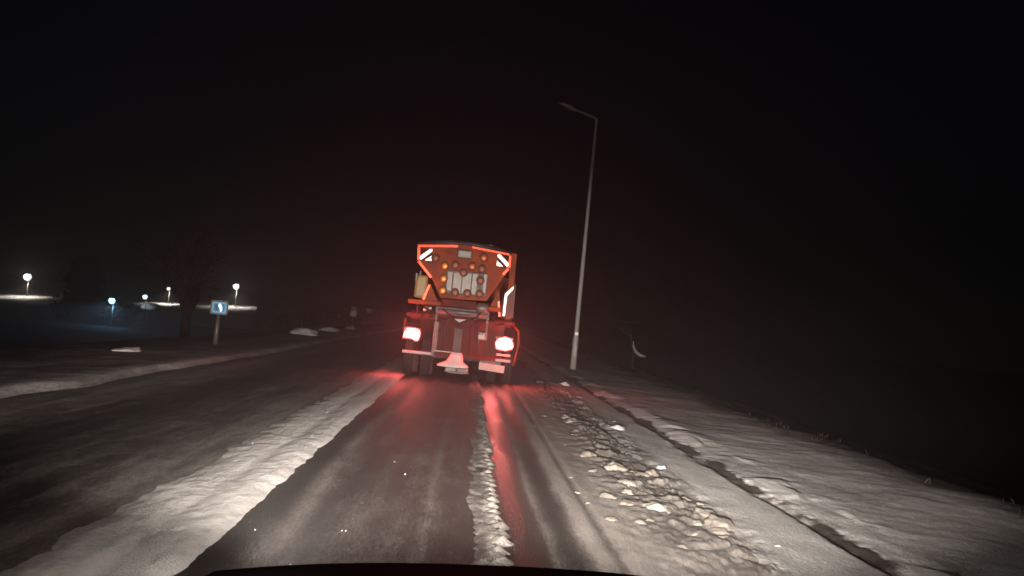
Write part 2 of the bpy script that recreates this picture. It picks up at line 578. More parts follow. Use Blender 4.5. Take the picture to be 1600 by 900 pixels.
def verge_z(X, Y):
    c, wd = groove(Y)
    lo = 2.08 + (fbm(Y * 0.8, Y * 0 + 9, 93) - 0.5) * 0.3
    z = 0.045 * sstep(lo - 0.1, lo + 0.2, X) - 0.06 * sstep(lo + 0.02, lo - 0.2, X)
    z = z + (fbm(X * 5, Y * 4, 94) - 0.5) * 0.05 * (1 - sstep(lo, lo + 0.35, X)) + (fbm(X * 3, Y * 2, 99) - 0.5) * 0.015
    z = z - 0.035 * bump(X, c, wd) + 0.05 * (fbm(X * 14, Y * 10, 137) - 0.5) * bump(X, c + 0.06, 0.12) + clod_z(X, Y)
    up = sstep(c, c + wd + 0.35, X)
    crust = fbm(X * 2.2, Y * 1.5, 95)
    z = z + up * (0.018 + 0.028 * bump(X, c + 0.35, 0.3) * sstep(0.45, 0.6, crust) + 0.014 * (fbm(X * 9, Y * 7, 131) - 0.5) + (fbm(X * 0.7 + Y * 0.3, Y * 0.8, 96, 4) - 0.5) * 0.036 + (fbm(X * 5, Y * 5, 98) - 0.5) * 0.012)
    e = edge_right(Y)
    z = z - 0.45 * np.maximum(0, X - e) - 0.25 * sstep(e - 0.3, e + 0.4, X)
    return z


def verge_cover(X, Y):
    c, wd = groove(Y)
    e = edge_right(Y)
    s_ = 0.7 + 0 * X
    s_ = s_ - 0.3 * sstep(2.45, 2.1, X) + (fbm(X * 2, Y * 0.9, 101) - 0.5) * 0.25
    s_ = s_ + 0.4 * bump(X, c + 0.28, 0.28) * sstep(0.35, 0.6, fbm(X * 2.2, Y * 1.5, 95))
    s_ = s_ - 1.15 * bump(X, c + wd * 0.9 + 0.06 * (fbm(X * 4, Y * 3, 132) - 0.5), wd * 1.15) * (0.35 + 0.65 * sstep(0.38, 0.58, fbm(Y * 1.3, X * 0, 133)))
    s_ = s_ - 0.05 * sstep(3.5, 4.6, X) + 0.5 * (fbm(X * 0.7 + Y * 0.3, Y * 0.8, 96, 5) - 0.45) * sstep(3.3, 4.2, X) + 0.2 * (fbm(X * 5, Y * 2.2, 171) - 0.5)
    s_ = s_ + 0.7 * (fbm(X * 16, Y * 11, 134) - 0.5) * bump(X, c + 0.08, 0.2) + 0.5 * (fbm(X * 5, Y * 4, 135) - 0.5) * bump(X, c + 0.1, 0.3)
    s_ = s_ - 0.75 * sstep(e - 1.3, e + 0.3, X + 1.1 * (fbm(X * 1.2, Y * 0.9, 136) - 0.5))  # outer snow darkened in its colour, for the fade into night
    return s_


vx = np.concatenate([np.arange(1.75, 2.5, 0.014), np.arange(2.5, 3.6, 0.024), np.arange(3.6, 7.2, 0.06), np.arange(7.2, 12.0, 0.3)])
verge = grid('snowy_verge', vx, ys, verge_z, M['verge'], {'cover': verge_cover})
tag(verge, kind='structure')


def left_z(X, Y):
    e = -5.15 + (fbm(Y * 0.5, Y * 0, 111) - 0.5) * 0.3
    z = 0.09 * sstep(e + 0.08, e - 0.2, X) - 0.05 * sstep(e, e + 0.3, X) + (fbm(X * 2, Y * 1.2, 112) - 0.5) * 0.05 * sstep(e + 0.1, e - 0.3, X)
    z = z - 0.5 * np.maximum(0, -8.3 - X)
    return z


vl = grid('snowy_shoulder', np.concatenate([np.arange(-12, -8, 0.2), np.arange(-8, -4.7, 0.05)]), yrows(3, 170, 0.05, 0.008), left_z, M['verge'],
          {'cover': lambda X, Y: 0.26 + 0.2 * bump(X, -5.35, 0.2) + 0.3 * (fbm(X * 1.2, Y * 0.7, 113) - 0.5) - 0.3 * sstep(-6.6, -8.0, X)})
tag(vl, kind='structure')


# lamp-lit snowy road far off to the left, climbing to the right
def far_z(X, Y):
    t = (X / Y - (-65.1 / 126)) / ((-31.3 + 65.1) / 126)
    z = -2.95 + 1.9 * t + 0.065 * (Y - 127) + (fbm(X * 0.35, Y * 0.2, 121) - 0.5) * 0.25
    return z - 2.2 * sstep(127.0, 125.6, Y)


tx = np.linspace(-0.56, -0.2515, 90)
fy2 = np.concatenate([[125.2, 125.6, 126, 126.4, 126.8], np.linspace(127.5, 178, 50)])
far = grid('far_road', tx, fy2, far_z, M['cleansnow'], {'cover': lambda X, Y: 0.75 + 0 * X}, warp=lambda X, Y: X * Y)
tag(far, kind='structure')

# ---------------------------------------------------------------- our own car's nose: black bonnet and headlamps
car = empty('car', (0.12, 1.1, 0), label='black bonnet of the car the picture is taken from, bottom edge', cat='car')
rows = []
nx_, ny_ = 25, 12
bm = bmesh.new()
vv = []
for j in range(ny_):
    t = j / (ny_ - 1)
    y = -0.15 + 1.35 * t
    row = []
    for i in range(nx_):
        a = -1 + 2 * i / (nx_ - 1)
        x = a * 0.80
        z = 0.862 - 0.055 * abs(a) ** 2.4 - 0.03 * t - 0.16 * max(0, t - 0.55) ** 1.5 + 0.045 * x
        z -= 0.5 * max(0, abs(a) - 0.93) * 2
        row.append(bm.verts.new((x, y, z)))
    vv.append(row)
for j in range(ny_ - 1):
    for i in range(nx_ - 1):
        bm.faces.new((vv[j][i], vv[j][i + 1], vv[j + 1][i + 1], vv[j + 1][i]))
r_ = bmesh.ops.solidify(bm, geom=bm.faces[:], thickness=0.03)
h = MB()
h.bm.free()
h.bm = bm
h.build('hood', M['carpaint'], car, smooth=True)
MB().box(-0.82, 0.82, 1.05, 1.27, 0.3, 0.58, bevel=0.05).build('bumper', M['carpaint'], car)
MB().box(-0.42, 0.42, 1.08, 1.22, 0.585, 0.68, bevel=0.01).build('grille', M['darksteel'], car)
for sx in (-1, 1):
    MB().box(min(sx * 0.74, sx * 0.84), max(sx * 0.74, sx * 0.84), -0.15, 1.1, 0.35, 0.6, bevel=0.03).build('fender', M['carpaint'], car)
    MB().box(min(sx * 0.45, sx * 0.73), max(sx * 0.45, sx * 0.73), 1.06, 1.26, 0.60, 0.69, bevel=0.02).build('headlight', M['glasslamp'], car)
    wh = MB().wheel(sx * 0.53, sx * 0.73, 0.55, 0.32, [(0, 0.2), (0, 0.3), (0.15, 0.32), (0.85, 0.32), (1, 0.3), (1, 0.2)]).build('wheel', M['rubber'], car)
    for nm, pw, size, pitch in (('headlamp_beam', HEAD_POWER, 31, 0.8), ('headlamp_spill', WIDE_POWER, 118, 0)):
        L = bpy.data.lights.new(nm, 'SPOT')
        L.energy = pw
        L.color = (1, 0.885, 0.79)
        L.spot_size = R(size)
        L.spot_blend = 1.0
        L.shadow_soft_size = 0.09
        lo = link(bpy.data.objects.new(nm, L), car)
        lo.location = (sx * 0.6, 1.29, 0.71)
        lo.rotation_euler = (R(90 - pitch), 0, R(-5.0 if sx > 0 else 2.0))
        lo.scale = (3.4, 1, 1) if size < 60 else (1, 1, 1)

# ---------------------------------------------------------------- gritter lorry
T = empty('gritter_lorry', (-0.16, 19.0, 0), label='orange winter gritting lorry with lit red tail lamps driving ahead', cat='lorry')
hop = [(-1.19, 3.02), (-0.2, 3.12), (0.06, 3.13), (0.98, 3.04), (0.99, 2.66), (0.87, 2.50), (0.52, 1.88), (-0.54, 1.84), (-0.78, 2.26), (-1.15, 2.62)]
MB().prism(hop, 0.14, 4.6).build('hopper', M['orange2'], T)
hp = MB().prism([(x * 0.998, z) for x, z in hop], 0.10, 0.137).build('rear_panel', M['orange'], T)
# stiffening ribs on the hopper sides
for y in (0.9, 1.9, 2.9, 3.9):
    MB().box(-1.235, -1.192, y, y + 0.08, 2.64, 3.0).build('side_rib', M['orange2'], T)
    MB().box(0.995, 1.035, y, y + 0.08, 2.66, 3.02).build('side_rib', M['orange2'], T)
# tarpaulin, bulging
rings = []
for y, k in ((0.06, 0.96), (0.5, 1.0), (2.3, 1.08), (4.2, 1.0), (4.62, 0.95)):
    ring = []
    for i in range(13):
        a = -1 + 2 * i / 12
        ring.append((-0.1 + 1.10 * a, y, 3.045 + 0.145 * k * (1 - abs(a) ** 2.2) + (0.0 if i % 2 else 0.008)))
    ring += [(1.0, y, 3.01), (-0.1, y, 3.11), (-1.2, y, 3.0)]
    rings.append(ring)
MB().loft(rings).build('tarpaulin', M['tarp'], T, smooth=True)
MB().blob((0.47, 0.5, 3.14), 0.19, 0.3, 0.10, 5).blob((0.72, 0.9, 3.08), 0.16, 0.3, 0.07, 9).build('snow_cap', M['dirtysnow'], T, smooth=True)


def strip(p, q, wd, y0=0.085, y1=0.0985):
    (x0, z0), (x1, z1) = p, q
    a = math.atan2(z1 - z0, x1 - x0)
    nx, nz = -math.sin(a) * wd / 2, math.cos(a) * wd / 2
    return [(x0 + nx, z0 + nz), (x0 - nx, z0 - nz), (x1 - nx, z1 - nz), (x1 + nx, z1 + nz)]


tape_lines = [((-1.17, 2.985), (-0.26, 3.07), 0.06), ((0.07, 3.085), (0.93, 3.005), 0.06),
              ((-1.145, 2.95), (-1.12, 2.66), 0.06), ((-1.12, 2.63), (-0.80, 2.29), 0.055),
              ((0.945, 2.97), (0.95, 2.69), 0.07), ((0.94, 2.66), (0.83, 2.52), 0.05)]
for k, (p, q, wd) in enumerate(tape_lines):
    MB().prism(strip(p, q, wd), 0.084, 0.0985).build('reflective_tape', M['redtape'], T)
# hazard boards with diagonal stripes
for sx, cx, cz in ((1, -0.965, 2.80), (-1, 0.80, 2.84)):
    s_ = 0.135
    b = MB().prism([(cx - s_, cz - s_ - 0.01), (cx + s_, cz - s_ - 0.01), (cx + s_, cz + s_), (cx - s_, cz + s_)], 0.078, 0.0985).build('hazard_board', M['orange2'], T)
    f1 = [(-1, -0.85), (-0.75, -1.0), (1, 0.6), (1, 1), (0.55, 1), (-1, -0.35)]
    f2 = [(-0.15, -1.0), (1, -1.0), (1, -0.05)]
    MB().prism([(cx + sx * x * s_, cz + z * s_) for x, z in f1], 0.072, 0.0775).build('white_stripe', M['whitetape'], b)
    MB().prism([(cx + sx * x * s_, cz + z * s_) for x, z in f2], 0.072, 0.0775).build('white_stripe', M['whitetape'], b)
# camera housing
cb = MB().box(-0.25, 0.08, -0.06, 0.097, 2.80, 2.98, bevel=0.02).build('light_housing', M['steel'], T)
MB().box(-0.2, 0.03, -0.066, -0.0605, 2.84, 2.94).build('lens', M['board'], cb)
# pale boards behind the lamps
lb = MB().box(-0.46, 0.50, 0.03, 0.097, 1.96, 2.50, bevel=0.01).build('lamp_board', M['darksteel'], T)
for x0, x1, z0, z1 in ((-0.425, -0.315, 2.03, 2.46), (-0.285, -0.10, 2.0, 2.455), (-0.08, 0.12, 2.0, 2.465), (0.145, 0.265, 2.0, 2.475), (0.40, 0.47, 2.05, 2.48)):
    MB().box(x0, x1, 0.016, 0.0295, z0, z1, bevel=0.004).build('pale_panel', M['board'], lb)
discs = [(-0.51, 2.58, 1), (-0.27, 2.63, 0), (0.11, 2.63, 0.5), (0.36, 2.86, 0.5), (0.34, 2.60, 0), (-0.07, 2.47, 0), (-0.51, 2.29, 1), (-0.50, 2.02, 1),
         (0.33, 2.33, 0), (-0.22, 2.00, 0), (0.06, 2.01, 0), (0.34, 2.02, 0), (-0.74, 2.74, 0)]
for x, z, br in discs:
    lp = MB().disc(x, z, 0.098, -0.005, 0.0975 if z > 2.5 or x < -0.46 else 0.0155).build('warning_lamp', M['darksteel'], T)
    MB().disc(x, z, 0.084, -0.02, -0.0055, dome=0.012).build('lens', M['amber'] if br == 1 else M['dimamber'] if br == 0 else mat('worn_amber_lens', (0.4, 0.1, 0.03), 0.45, metal=0.35, noise=0.2), lp, smooth=True)
    if br == 1:
        lp['label'] = 'brighter amber warning lamp'
# brackets, brine tank, right-hand locker
MB().prism([(-0.92, 1.75), (-0.85, 2.12), (-0.80, 2.14), (-0.60, 1.76)], 0.16, 0.20).build('bracket', M['orange'], T)
MB().prism(strip((-0.93, 1.77), (-0.82, 2.12), 0.05), 0.144, 0.1585).build('reflective_tape', M['redtape'], T)
MB().prism([(0.62, 1.77), (0.83, 1.78), (0.80, 2.14), (0.74, 2.12)], 0.16, 0.20).build('bracket', M['orange'], T)
MB().prism(strip((0.85, 1.55), (0.80, 1.9), 0.04), 0.144, 0.1585).build('reflective_tape', M['redtape'], T)
tk = MB().box(-1.17, -0.87, 0.3, 3.2, 1.80, 2.34, bevel=0.06).build('brine_tank', M['tank'], T, smooth=False)
MB().tube([(-1.14, 0.27, 2.36), (-1.14, 0.27, 2.2)], 0.04).tube([(-1.06, 0.27, 2.42), (-1.06, 0.27, 2.33)], 0.025).build('valve', M['steel'], tk)
MB().box(0.98, 1.12, 0.25, 0.5, 1.5, 3.05, bevel=0.015).build('corner_post', M['orange'], T)
lk = MB().prism([(0.87, 1.54), (1.16, 1.55), (1.15, 2.34), (0.90, 2.10)], 0.05, 0.24).build('side_locker', M['panelgrey'], T)
MB().prism([(0.915, 1.58), (0.965, 1.58), (0.975, 2.04), (1.10, 2.21), (1.10, 2.28), (0.925, 2.08)], 0.038, 0.0485).build('reflective_edge', M['whitetape'], lk)
# work platform, conveyor and hydraulic gear
MB().box(-1.26, 0.86, 0.0, 0.22, 1.655, 1.755, bevel=0.012).build('cross_beam', M['orange'], T)
cv = MB().box(-0.62, 0.62, -0.1, 0.6, 1.46, 1.65, bevel=0.02).build('conveyor_housing', M['darksteel'], T)
MB().box(-0.5, 0.3, -0.2, 0.1, 1.66, 1.84, bevel=0.04).build('conveyor_cover', M['orange2'], T)
rl = MB()
rl.tube([(-0.55, -0.14, 1.55), (0.55, -0.14, 1.55)], 0.055, 16)
rl.build('roller', M['steel'], cv, smooth=True)
mt = MB()
mt.wheel(0.32, 0.56, -0.19, 1.70, [(0, 0.04), (0, 0.1), (0.1, 0.115), (0.9, 0.115), (1, 0.1), (1, 0.04)], 20)
mt.build('hydraulic_motor', M['steel'], T, smooth=True)
for k, (a, b_, e) in enumerate((((-0.45, -0.2, 1.6), (-0.2, -0.28, 1.42), (-0.05, -0.22, 1.3)), ((0.45, -0.22, 1.66), (0.3, -0.3, 1.45), (0.02, -0.22, 1.32)),
                                ((-0.62, -0.1, 1.58), (-0.85, -0.14, 1.48), (-0.95, 0.0, 1.3)))):
    MB().tube([a, b_, e], 0.018, 8).build('hydraulic_hose', M['rubber'], T, smooth=True)
MB().box(-0.9, -0.84, -0.03, -0.002, 1.52, 1.56, bevel=0.005).build('side_reflector', M['redtape'], T)
# pipes, valve block, ladder and chain between the hopper and the spreader
for x, z0, z1 in ((-0.44, 0.7, 1.34), (-0.38, 0.72, 1.34), (0.42, 0.66, 1.34), (0.62, 0.64, 1.3)):
    MB().tube([(x, 0.17, z0), (x + 0.015, 0.15, (z0 + z1) / 2), (x - 0.01, 0.17, z1)], 0.016, 7).build('pipe', M['darksteel'], T, smooth=True)
vb = MB().box(0.40, 0.6, 0.12, 0.21, 0.98, 1.16, bevel=0.015).build('valve_block', M['steel'], T)
for k in range(3):
    MB().tube([(0.44 + 0.06 * k, 0.12, 1.1), (0.44 + 0.06 * k, 0.04, 1.12), (0.44 + 0.06 * k, 0.0, 1.19)], 0.01, 6).build('lever', M['rubber'], vb, smooth=True)
for x in (-0.58, 0.58):
    cn = MB()
    for k in range(9):
        z = 1.45 - 0.055 * k
        a = 0.012 if k % 2 else 0.0
        cn.tube([(x - 0.014, -0.12 - a, z + 0.03), (x + 0.014, -0.12 + a, z + 0.03), (x + 0.014, -0.12 + a, z - 0.03), (x - 0.014, -0.12 - a, z - 0.03), (x - 0.014, -0.12 - a, z + 0.025)], 0.006, 5)
    cn.build('chain', M['steel'], T)
for k, (x, y, z, x2, z2) in enumerate(((-0.9, -0.02, 1.6, -0.3, 1.52), (-0.75, -0.03, 1.4, 0.75, 1.44), (0.66, -0.02, 1.62, 0.95, 1.4))):
    MB().tube([(x, y, z), ((x + x2) / 2, y - 0.08, min(z, z2) - 0.05), (x2, y, z2)], 0.02, 7).build('hydraulic_hose', M['rubber'], T, smooth=True)
for x in (-1.05, -0.82, 0.7):
    MB().box(x, x + 0.035, -0.015, 0.1, 1.45, 1.65, bevel=0.006).build('stay', M['orange2'], T)
MB().box(-0.9, -0.7, 0.02, 0.1, 1.5, 1.62, bevel=0.01).build('junction_box', M['steel'], T)
# rear bodywork
MB().box(-1.27, 1.22, 0.12, 0.5, 1.36, 1.455, bevel=0.012).build('chassis_beam', M['orange2'], T)
MB().box(-0.52, 1.0, 0.22, 0.32, 0.56, 1.355, bevel=0.01).build('rear_apron', M['orange2'], T)
MB().box(-0.62, -0.50, 0.0, 0.4, 0.5, 1.3, bevel=0.01).build('frame_rail', M['darksteel'], T)
MB().box(0.22, 0.32, 0.0, 0.2, 0.6, 1.3, bevel=0.01).build('frame_rail', M['orange2'], T)


def tail_lamp(sx, x0, x1, z0, z1, pts):
    bx_ = MB().box(x0 - 0.03, x1 + 0.03, -0.05, 0.21, z0 - 0.05, z1 + 0.05, bevel=0.02).build('lamp_bracket', M['darksteel'], T)
    cl = MB().box(x0 - 0.015, x1 + 0.015, -0.085, -0.052, z0 - 0.03, z1 + 0.02, bevel=0.01).build('tail_lamp', M['darksteel'], T)
    cx_, cz_ = (x0 + x1) / 2, (z0 + z1) / 2
    MB().prism([(cx_ + (x - cx_) * 1.1, cz_ + (z - cz_) * 1.25) for x, z in pts], -0.10, -0.086).build('lens_glow', M['glowrim'], cl)  # added emissive ring, the red glow round the bright core
    MB().prism([(cx_ + (x - cx_) * 0.95, cz_ + (z - cz_) * 0.92) for x, z in pts], -0.115, -0.1005).build('lens', M['lens'], cl)
    L = bpy.data.lights.new('tail_lamp_light', 'POINT')
    L.energy = TAIL_POWER
    L.color = (1.0, 0.035, 0.03)
    L.shadow_soft_size = 0.1
    lo = link(bpy.data.objects.new('tail_lamp_light', L), cl)
    lo.location = ((x0 + x1) / 2, -0.34, (z0 + z1) / 2)


tail_lamp(-1, -1.27, -0.92, 0.88, 1.08, [(-1.27, 0.89), (-1.08, 0.88), (-1.0, 0.84), (-0.94, 0.86), (-0.91, 0.97), (-0.93, 1.05), (-1.0, 1.08), (-1.2, 1.085), (-1.25, 1.0)])
tail_lamp(1, 0.83, 1.2, 0.86, 1.06, [(0.86, 0.84), (1.05, 0.82), (1.18, 0.86), (1.215, 0.92), (1.15, 1.05), (1.02, 1.085), (0.88, 1.04), (0.82, 0.95)])
for sx, x0, x1 in ((-1, -1.28, -0.6), (1, 0.84, 1.2)):
    MB().box(x0, x1, -0.04, 0.16, 0.52, 0.6, bevel=0.015).build('rear_bumper', M['steel'], T)
MB().box(-0.56, 0.84, 0.0, 0.14, 0.52, 0.62, bevel=0.015).build('rear_bumper', M['orange2'], T)
MB().box(-0.58, -0.16, -0.05, -0.004, 0.62, 0.66, bevel=0.01).build('step', M['steel'], T)
MB().box(0.86, 1.18, -0.03, 0.1, 0.66, 0.71, bevel=0.008).build('step', M['plate'], T)
MB().tube([(1.22, 0.2, 1.36), (1.33, 0.2, 1.25), (1.35, 0.2, 0.95), (1.30, 0.2, 0.6), (1.28, 0.2, 0.45)], 0.035, 8).build('mudguard', M['orange'], T, smooth=True)
MB().tube([(-1.28, 0.15, 1.30), (-1.31, 0.15, 1.0)], 0.03, 8).build('marker_rod', M['orange'], T, smooth=True)
MB().prism([(0.49, 0.315), (1.07, 0.275), (1.08, 0.44), (0.49, 0.475)], -0.02, 0.0).build('number_plate', M['plate'], T)
MB().box(0.5, 0.98, 0.002, 0.06, 0.42, 0.52).build('plate_bracket', M['darksteel'], T)
# spreader chute and disc
ch = MB().box(-0.145, 0.05, -0.3, -0.08, 0.66, 1.2, bevel=0.012).build('spreader_chute', M['panelgrey'], T)
MB().prism([(-0.33, 1.42), (-0.31, 1.34), (-0.14, 1.21), (0.02, 1.21), (0.27, 1.35), (0.29, 1.43), (0.13, 1.39), (-0.05, 1.30), (-0.2, 1.37)], -0.34, -0.2).build('funnel', M['orange2'], T)
MB().prism([(-0.18, 1.405), (-0.05, 1.33), (0.11, 1.41)], -0.345, -0.19).build('funnel_lip', M['plate'], T)


def ell(cx, cy, z, rx, ry, n=24):
    return [(cx + rx * math.cos(2 * math.pi * k / n), cy + ry * math.sin(2 * math.pi * k / n), z) for k in range(n)]


sk = MB().loft([ell(-0.1, -0.3, 0.33, 0.36, 0.3), ell(-0.1, -0.3, 0.37, 0.35, 0.29), ell(-0.07, -0.26, 0.45, 0.2, 0.18), ell(-0.04, -0.22, 0.55, 0.16, 0.13), ell(-0.04, -0.2, 0.655, 0.12, 0.1)]).build('spreader_hood', M['dirtysnow'], T, smooth=True)
sd = MB().loft([ell(0.0, -0.34, 0.21, 0.27, 0.27), ell(0.0, -0.34, 0.235, 0.28, 0.28)]).build('spreader_disc', M['plate'], T)
vn = MB()
for k in range(6):
    a = k * math.pi / 3 + 0.4
    vn.box(-0.12, 0.12, -0.006, 0.006, -0.035, 0.035, rot=Matrix.Rotation(a, 3, 'Z'))
    for v in vn.bm.verts[-8:]:
        v.co += Vector((0.0 + 0.15 * math.cos(a), -0.34 + 0.15 * math.sin(a), 0.272))
vn.build('vane', M['plate'], sd)
# wheels, axle, mudflaps
TY = [(0, 0.28), (0, 0.46), (0.08, 0.49), (0.2, 0.5), (0.8, 0.5), (0.92, 0.49), (1, 0.46), (1, 0.28)]
tyre_me = {}
for x0, x1 in ((-1.26, -1.03), (-0.87, -0.64), (0.68, 0.91), (1.04, 1.27)):
    w_ = MB().wheel(x0, x1, 0.72, 0.5, TY).build('wheel', M['rubber'], T, smooth=False)
    MB().wheel(x0 + 0.05, x1 - 0.05, 0.72, 0.5, [(0, 0.06), (0, 0.278), (1, 0.278), (1, 0.06)], 24).build('rim', M['steel'], w_)
for x0, x1 in ((-1.24, -0.94), (0.94, 1.24)):
    w_ = MB().wheel(x0, x1, 5.7, 0.5, TY).build('wheel', M['rubber'], T)
    MB().wheel(x0 + 0.05, x1 - 0.05, 5.7, 0.5, [(0, 0.06), (0, 0.278), (1, 0.278), (1, 0.06)], 24).build('rim', M['steel'], w_)
MB().tube([(-1.0, 0.72, 0.5), (1.0, 0.72, 0.5)], 0.07, 12).build('axle', M['darksteel'], T)
MB().tube([(-1.0, 5.7, 0.5), (1.0, 5.7, 0.5)], 0.06, 12).build('axle', M['darksteel'], T)
MB().box(-1.02, -0.9, 0.1, 0.13, 0.12, 0.515).build('mudflap', M['rubber'], T)
MB().box(-0.63, -0.56, 0.1, 0.13, 0.1, 0.515).build('mudflap', M['rubber'], T)
MB().box(-0.45, -0.3, 0.4, 6.6, 0.62, 0.9).build('chassis_rail', M['darksteel'], T)
MB().box(0.34, 0.5, 0.4, 6.6, 0.62, 0.9).build('chassis_rail', M['darksteel'], T)
MB().box(-1.2, 1.15, 0.51, 4.7, 1.3, 1.5, bevel=0.01).build('load_bed', M['orange2'], T)
# cab, ahead of the hopper
cabm = MB().loft([[(-1.2, 4.75, 0.75), (1.2, 4.75, 0.75), (1.2, 4.75, 2.7), (-1.2, 4.75, 2.7)],
                  [(-1.2, 6.3, 0.75), (1.2, 6.3, 0.75), (1.2, 6.3, 2.75), (-1.2, 6.3, 2.75)],
                  [(-1.18, 6.85, 0.75), (1.18, 6.85, 0.75), (1.15, 6.6, 2.55), (-1.15, 6.6, 2.55)]]).build('cab', M['orange'], T)
for sx in (-1, 1):
    MB().box(min(sx * 1.203, sx * 1.215), max(sx * 1.203, sx * 1.215), 5.1, 6.2, 1.7, 2.4, bevel=0.004).build('side_window', M['darksteel'], cabm)
    MB().box(min(sx * 1.25, sx * 1.42), max(sx * 1.25, sx * 1.42), 6.45, 6.52, 1.75, 2.3, bevel=0.02).tube([(sx * 1.2, 6.4, 2.4), (sx * 1.33, 6.48, 2.36), (sx * 1.33, 6.48, 2.2)], 0.015, 6).build('wing_mirror', M['darksteel'], cabm)

# ---------------------------------------------------------------- unlit lamp post on the right verge
P = empty('street_lamp', (3.69, 28.3, 0.0), label='tall unlit street lamp post standing in the snow on the right verge', cat='street lamp')
MB().tube([(0, 0, -0.15), (0, 0, 1.15), (0, 0, 1.2), (-0.01, 0, 8.66), (-0.015, 0, 8.74)], [0.105, 0.10, 0.078, 0.05, 0.045], 14).build('pole', M['galv'], P, smooth=True)
MB().tube([(-0.01, 0, 8.68), (-0.06, 0, 8.755), (-0.85, 0, 8.97)], [0.045, 0.042, 0.034], 10).build('arm', M['galv'], P, smooth=True)
hd = MB().loft([[(-0.78, -0.05, 8.92), (-0.78, 0.05, 8.92), (-0.78, 0.05, 8.99), (-0.78, -0.05, 8.99)],
                [(-0.92, -0.11, 8.935), (-0.92, 0.11, 8.935), (-0.92, 0.09, 9.06), (-0.92, -0.09, 9.06)],
                [(-1.15, -0.12, 9.03), (-1.15, 0.12, 9.03), (-1.15, 0.1, 9.12), (-1.15, -0.1, 9.12)],
                [(-1.34, -0.09, 9.09), (-1.34, 0.09, 9.09), (-1.34, 0.06, 9.14), (-1.34, -0.06, 9.14)]]).build('lamp_head', M['galv'], P)
MB().box(-0.06, 0.06, -0.11, -0.082, 1.22, 1.34, bevel=0.01).build('reflector', M['whitetape'], P)
MB().box(-0.05, 0.05, -0.112, -0.098, 0.5, 0.85, bevel=0.004).build('inspection_door', M['galv'], P)

# ---------------------------------------------------------------- blue sign on the left shoulder
S = empty('road_sign', (-6.66, 22.6, 0.0), R(16), label='small blue and white sign on a grey post on the left shoulder', cat='sign')


def rrect(cx, cz, hw, hh, rad, n=5):
    pts = []
    for qx, qz, a0 in ((1, 1, 0), (-1, 1, 90), (-1, -1, 180), (1, -1, 270)):
        for k in range(n):
            a = R(a0 + 90 * k / (n - 1))
            pts.append((cx + qx * (hw - rad) + rad * math.cos(a), cz + qz * (hh - rad) + rad * math.sin(a)))
    return pts


MB().tube([(0, 0, -0.1), (0, 0, 1.0)], [0.07, 0.055], 12).build('post', M['steel'], S, smooth=True)
sb = MB().prism(rrect(0, 1.07, 0.225, 0.19, 0.05), -0.075, -0.052).build('sign_plate', M['signback'], S)
MB().prism(rrect(0, 1.07, 0.18, 0.145, 0.045), -0.080, -0.0755).build('border', M['signpale'], sb)
MB().prism(rrect(0, 1.07, 0.14, 0.105, 0.03), -0.085, -0.0805).build('blue_field', M['signblue'], sb)
MB().prism([(-0.02, 1.17), (0.035, 1.175), (0.075, 1.09), (0.08, 0.98), (0.03, 0.965), (0.01, 1.05), (-0.03, 1.1)], -0.091, -0.0855).build('white_symbol', M['signwhite'], sb)
MB().prism([(-0.10, 1.14), (-0.05, 1.15), (-0.035, 1.05), (-0.06, 0.98), (-0.09, 1.02)], -0.091, -0.0855).build('dark_symbol', M['signback'], sb)

# small signs far down the left side of the road
f1 = empty('road_sign', (-9.62, 70, -0.45), label='far white sign with a dimmer plate above it, left of the lorry', cat='sign')
MB().tube([(0, 0, -0.4), (0, 0, 1.9)], 0.035, 8).build('post', M['galv'], f1)
MB().prism(rrect(0, 1.32, 0.25, 0.22, 0.08), -0.06, -0.04).build('sign_plate', M['roadsignwhite'], f1)
MB().prism(rrect(0, 1.73, 0.24, 0.14, 0.04), -0.06, -0.04).build('upper_plate', M['galv'], f1)
f2 = empty('road_sign', (-8.35, 70, -0.45), label='faint small far sign just left of the lorry', cat='sign')
MB().tube([(0, 0, -0.4), (0, 0, 1.8)], 0.035, 8).build('post', M['galv'], f2)
MB().prism(rrect(0, 1.7, 0.24, 0.16, 0.06), -0.06, -0.04).build('sign_plate', M['galv'], f2)

# ---------------------------------------------------------------- lit lamps far off to the left
def far_lamp(x, y, z, base, rad, m, power, col, label, kind='globe', name='street_lamp'):
    e = empty(name, (x, y, base), label=label, cat='lamp', group='lit lamps far off on the left')
    hgt = z - base
    MB().tube([(0.12, 0, -0.6), (0.12, 0, hgt + 0.1)], [0.1, 0.06], 8).build('pole', M['steel'], e, smooth=True)
    MB().tube([(0.12, 0, hgt + 0.08), (-0.05, -0.1, hgt + rad * 0.9)], 0.05, 6).build('arm', M['galv'], e)
    hd_ = MB().loft([ell(0, -0.25, hgt + rad * 0.86, rad * 0.55, rad * 0.55, 14), ell(0, -0.25, hgt + rad * 1.05, rad * 0.3, rad * 0.3, 14)]).build('lamp_head', M['galv'], e)
    b = MB()
    b.loft([ell(0, -0.25, hgt + rad * k * 1.1, rad * q, rad * q, 16) for k, q in ((-0.88, 0.2), (-0.75, 0.55), (-0.45, 0.84), (-0.1, 0.98), (0.25, 0.95), (0.55, 0.78), (0.8, 0.45))])
    b.build('bulb', m, hd_, smooth=True)
    L = bpy.data.lights.new('lamp_light', 'SPOT')
    L.spot_size = R(140)
    L.spot_blend = 0.5
    L.energy = power
    if col[0] < 0.5:
        L.spot_size = R(180)
        L.spot_blend = 0.0
    L.color = col
    L.shadow_soft_size = rad
    lo = link(bpy.data.objects.new('lamp_light', L), e)
    lo.location = (0, -0.4, hgt - rad * 1.3)
    return e


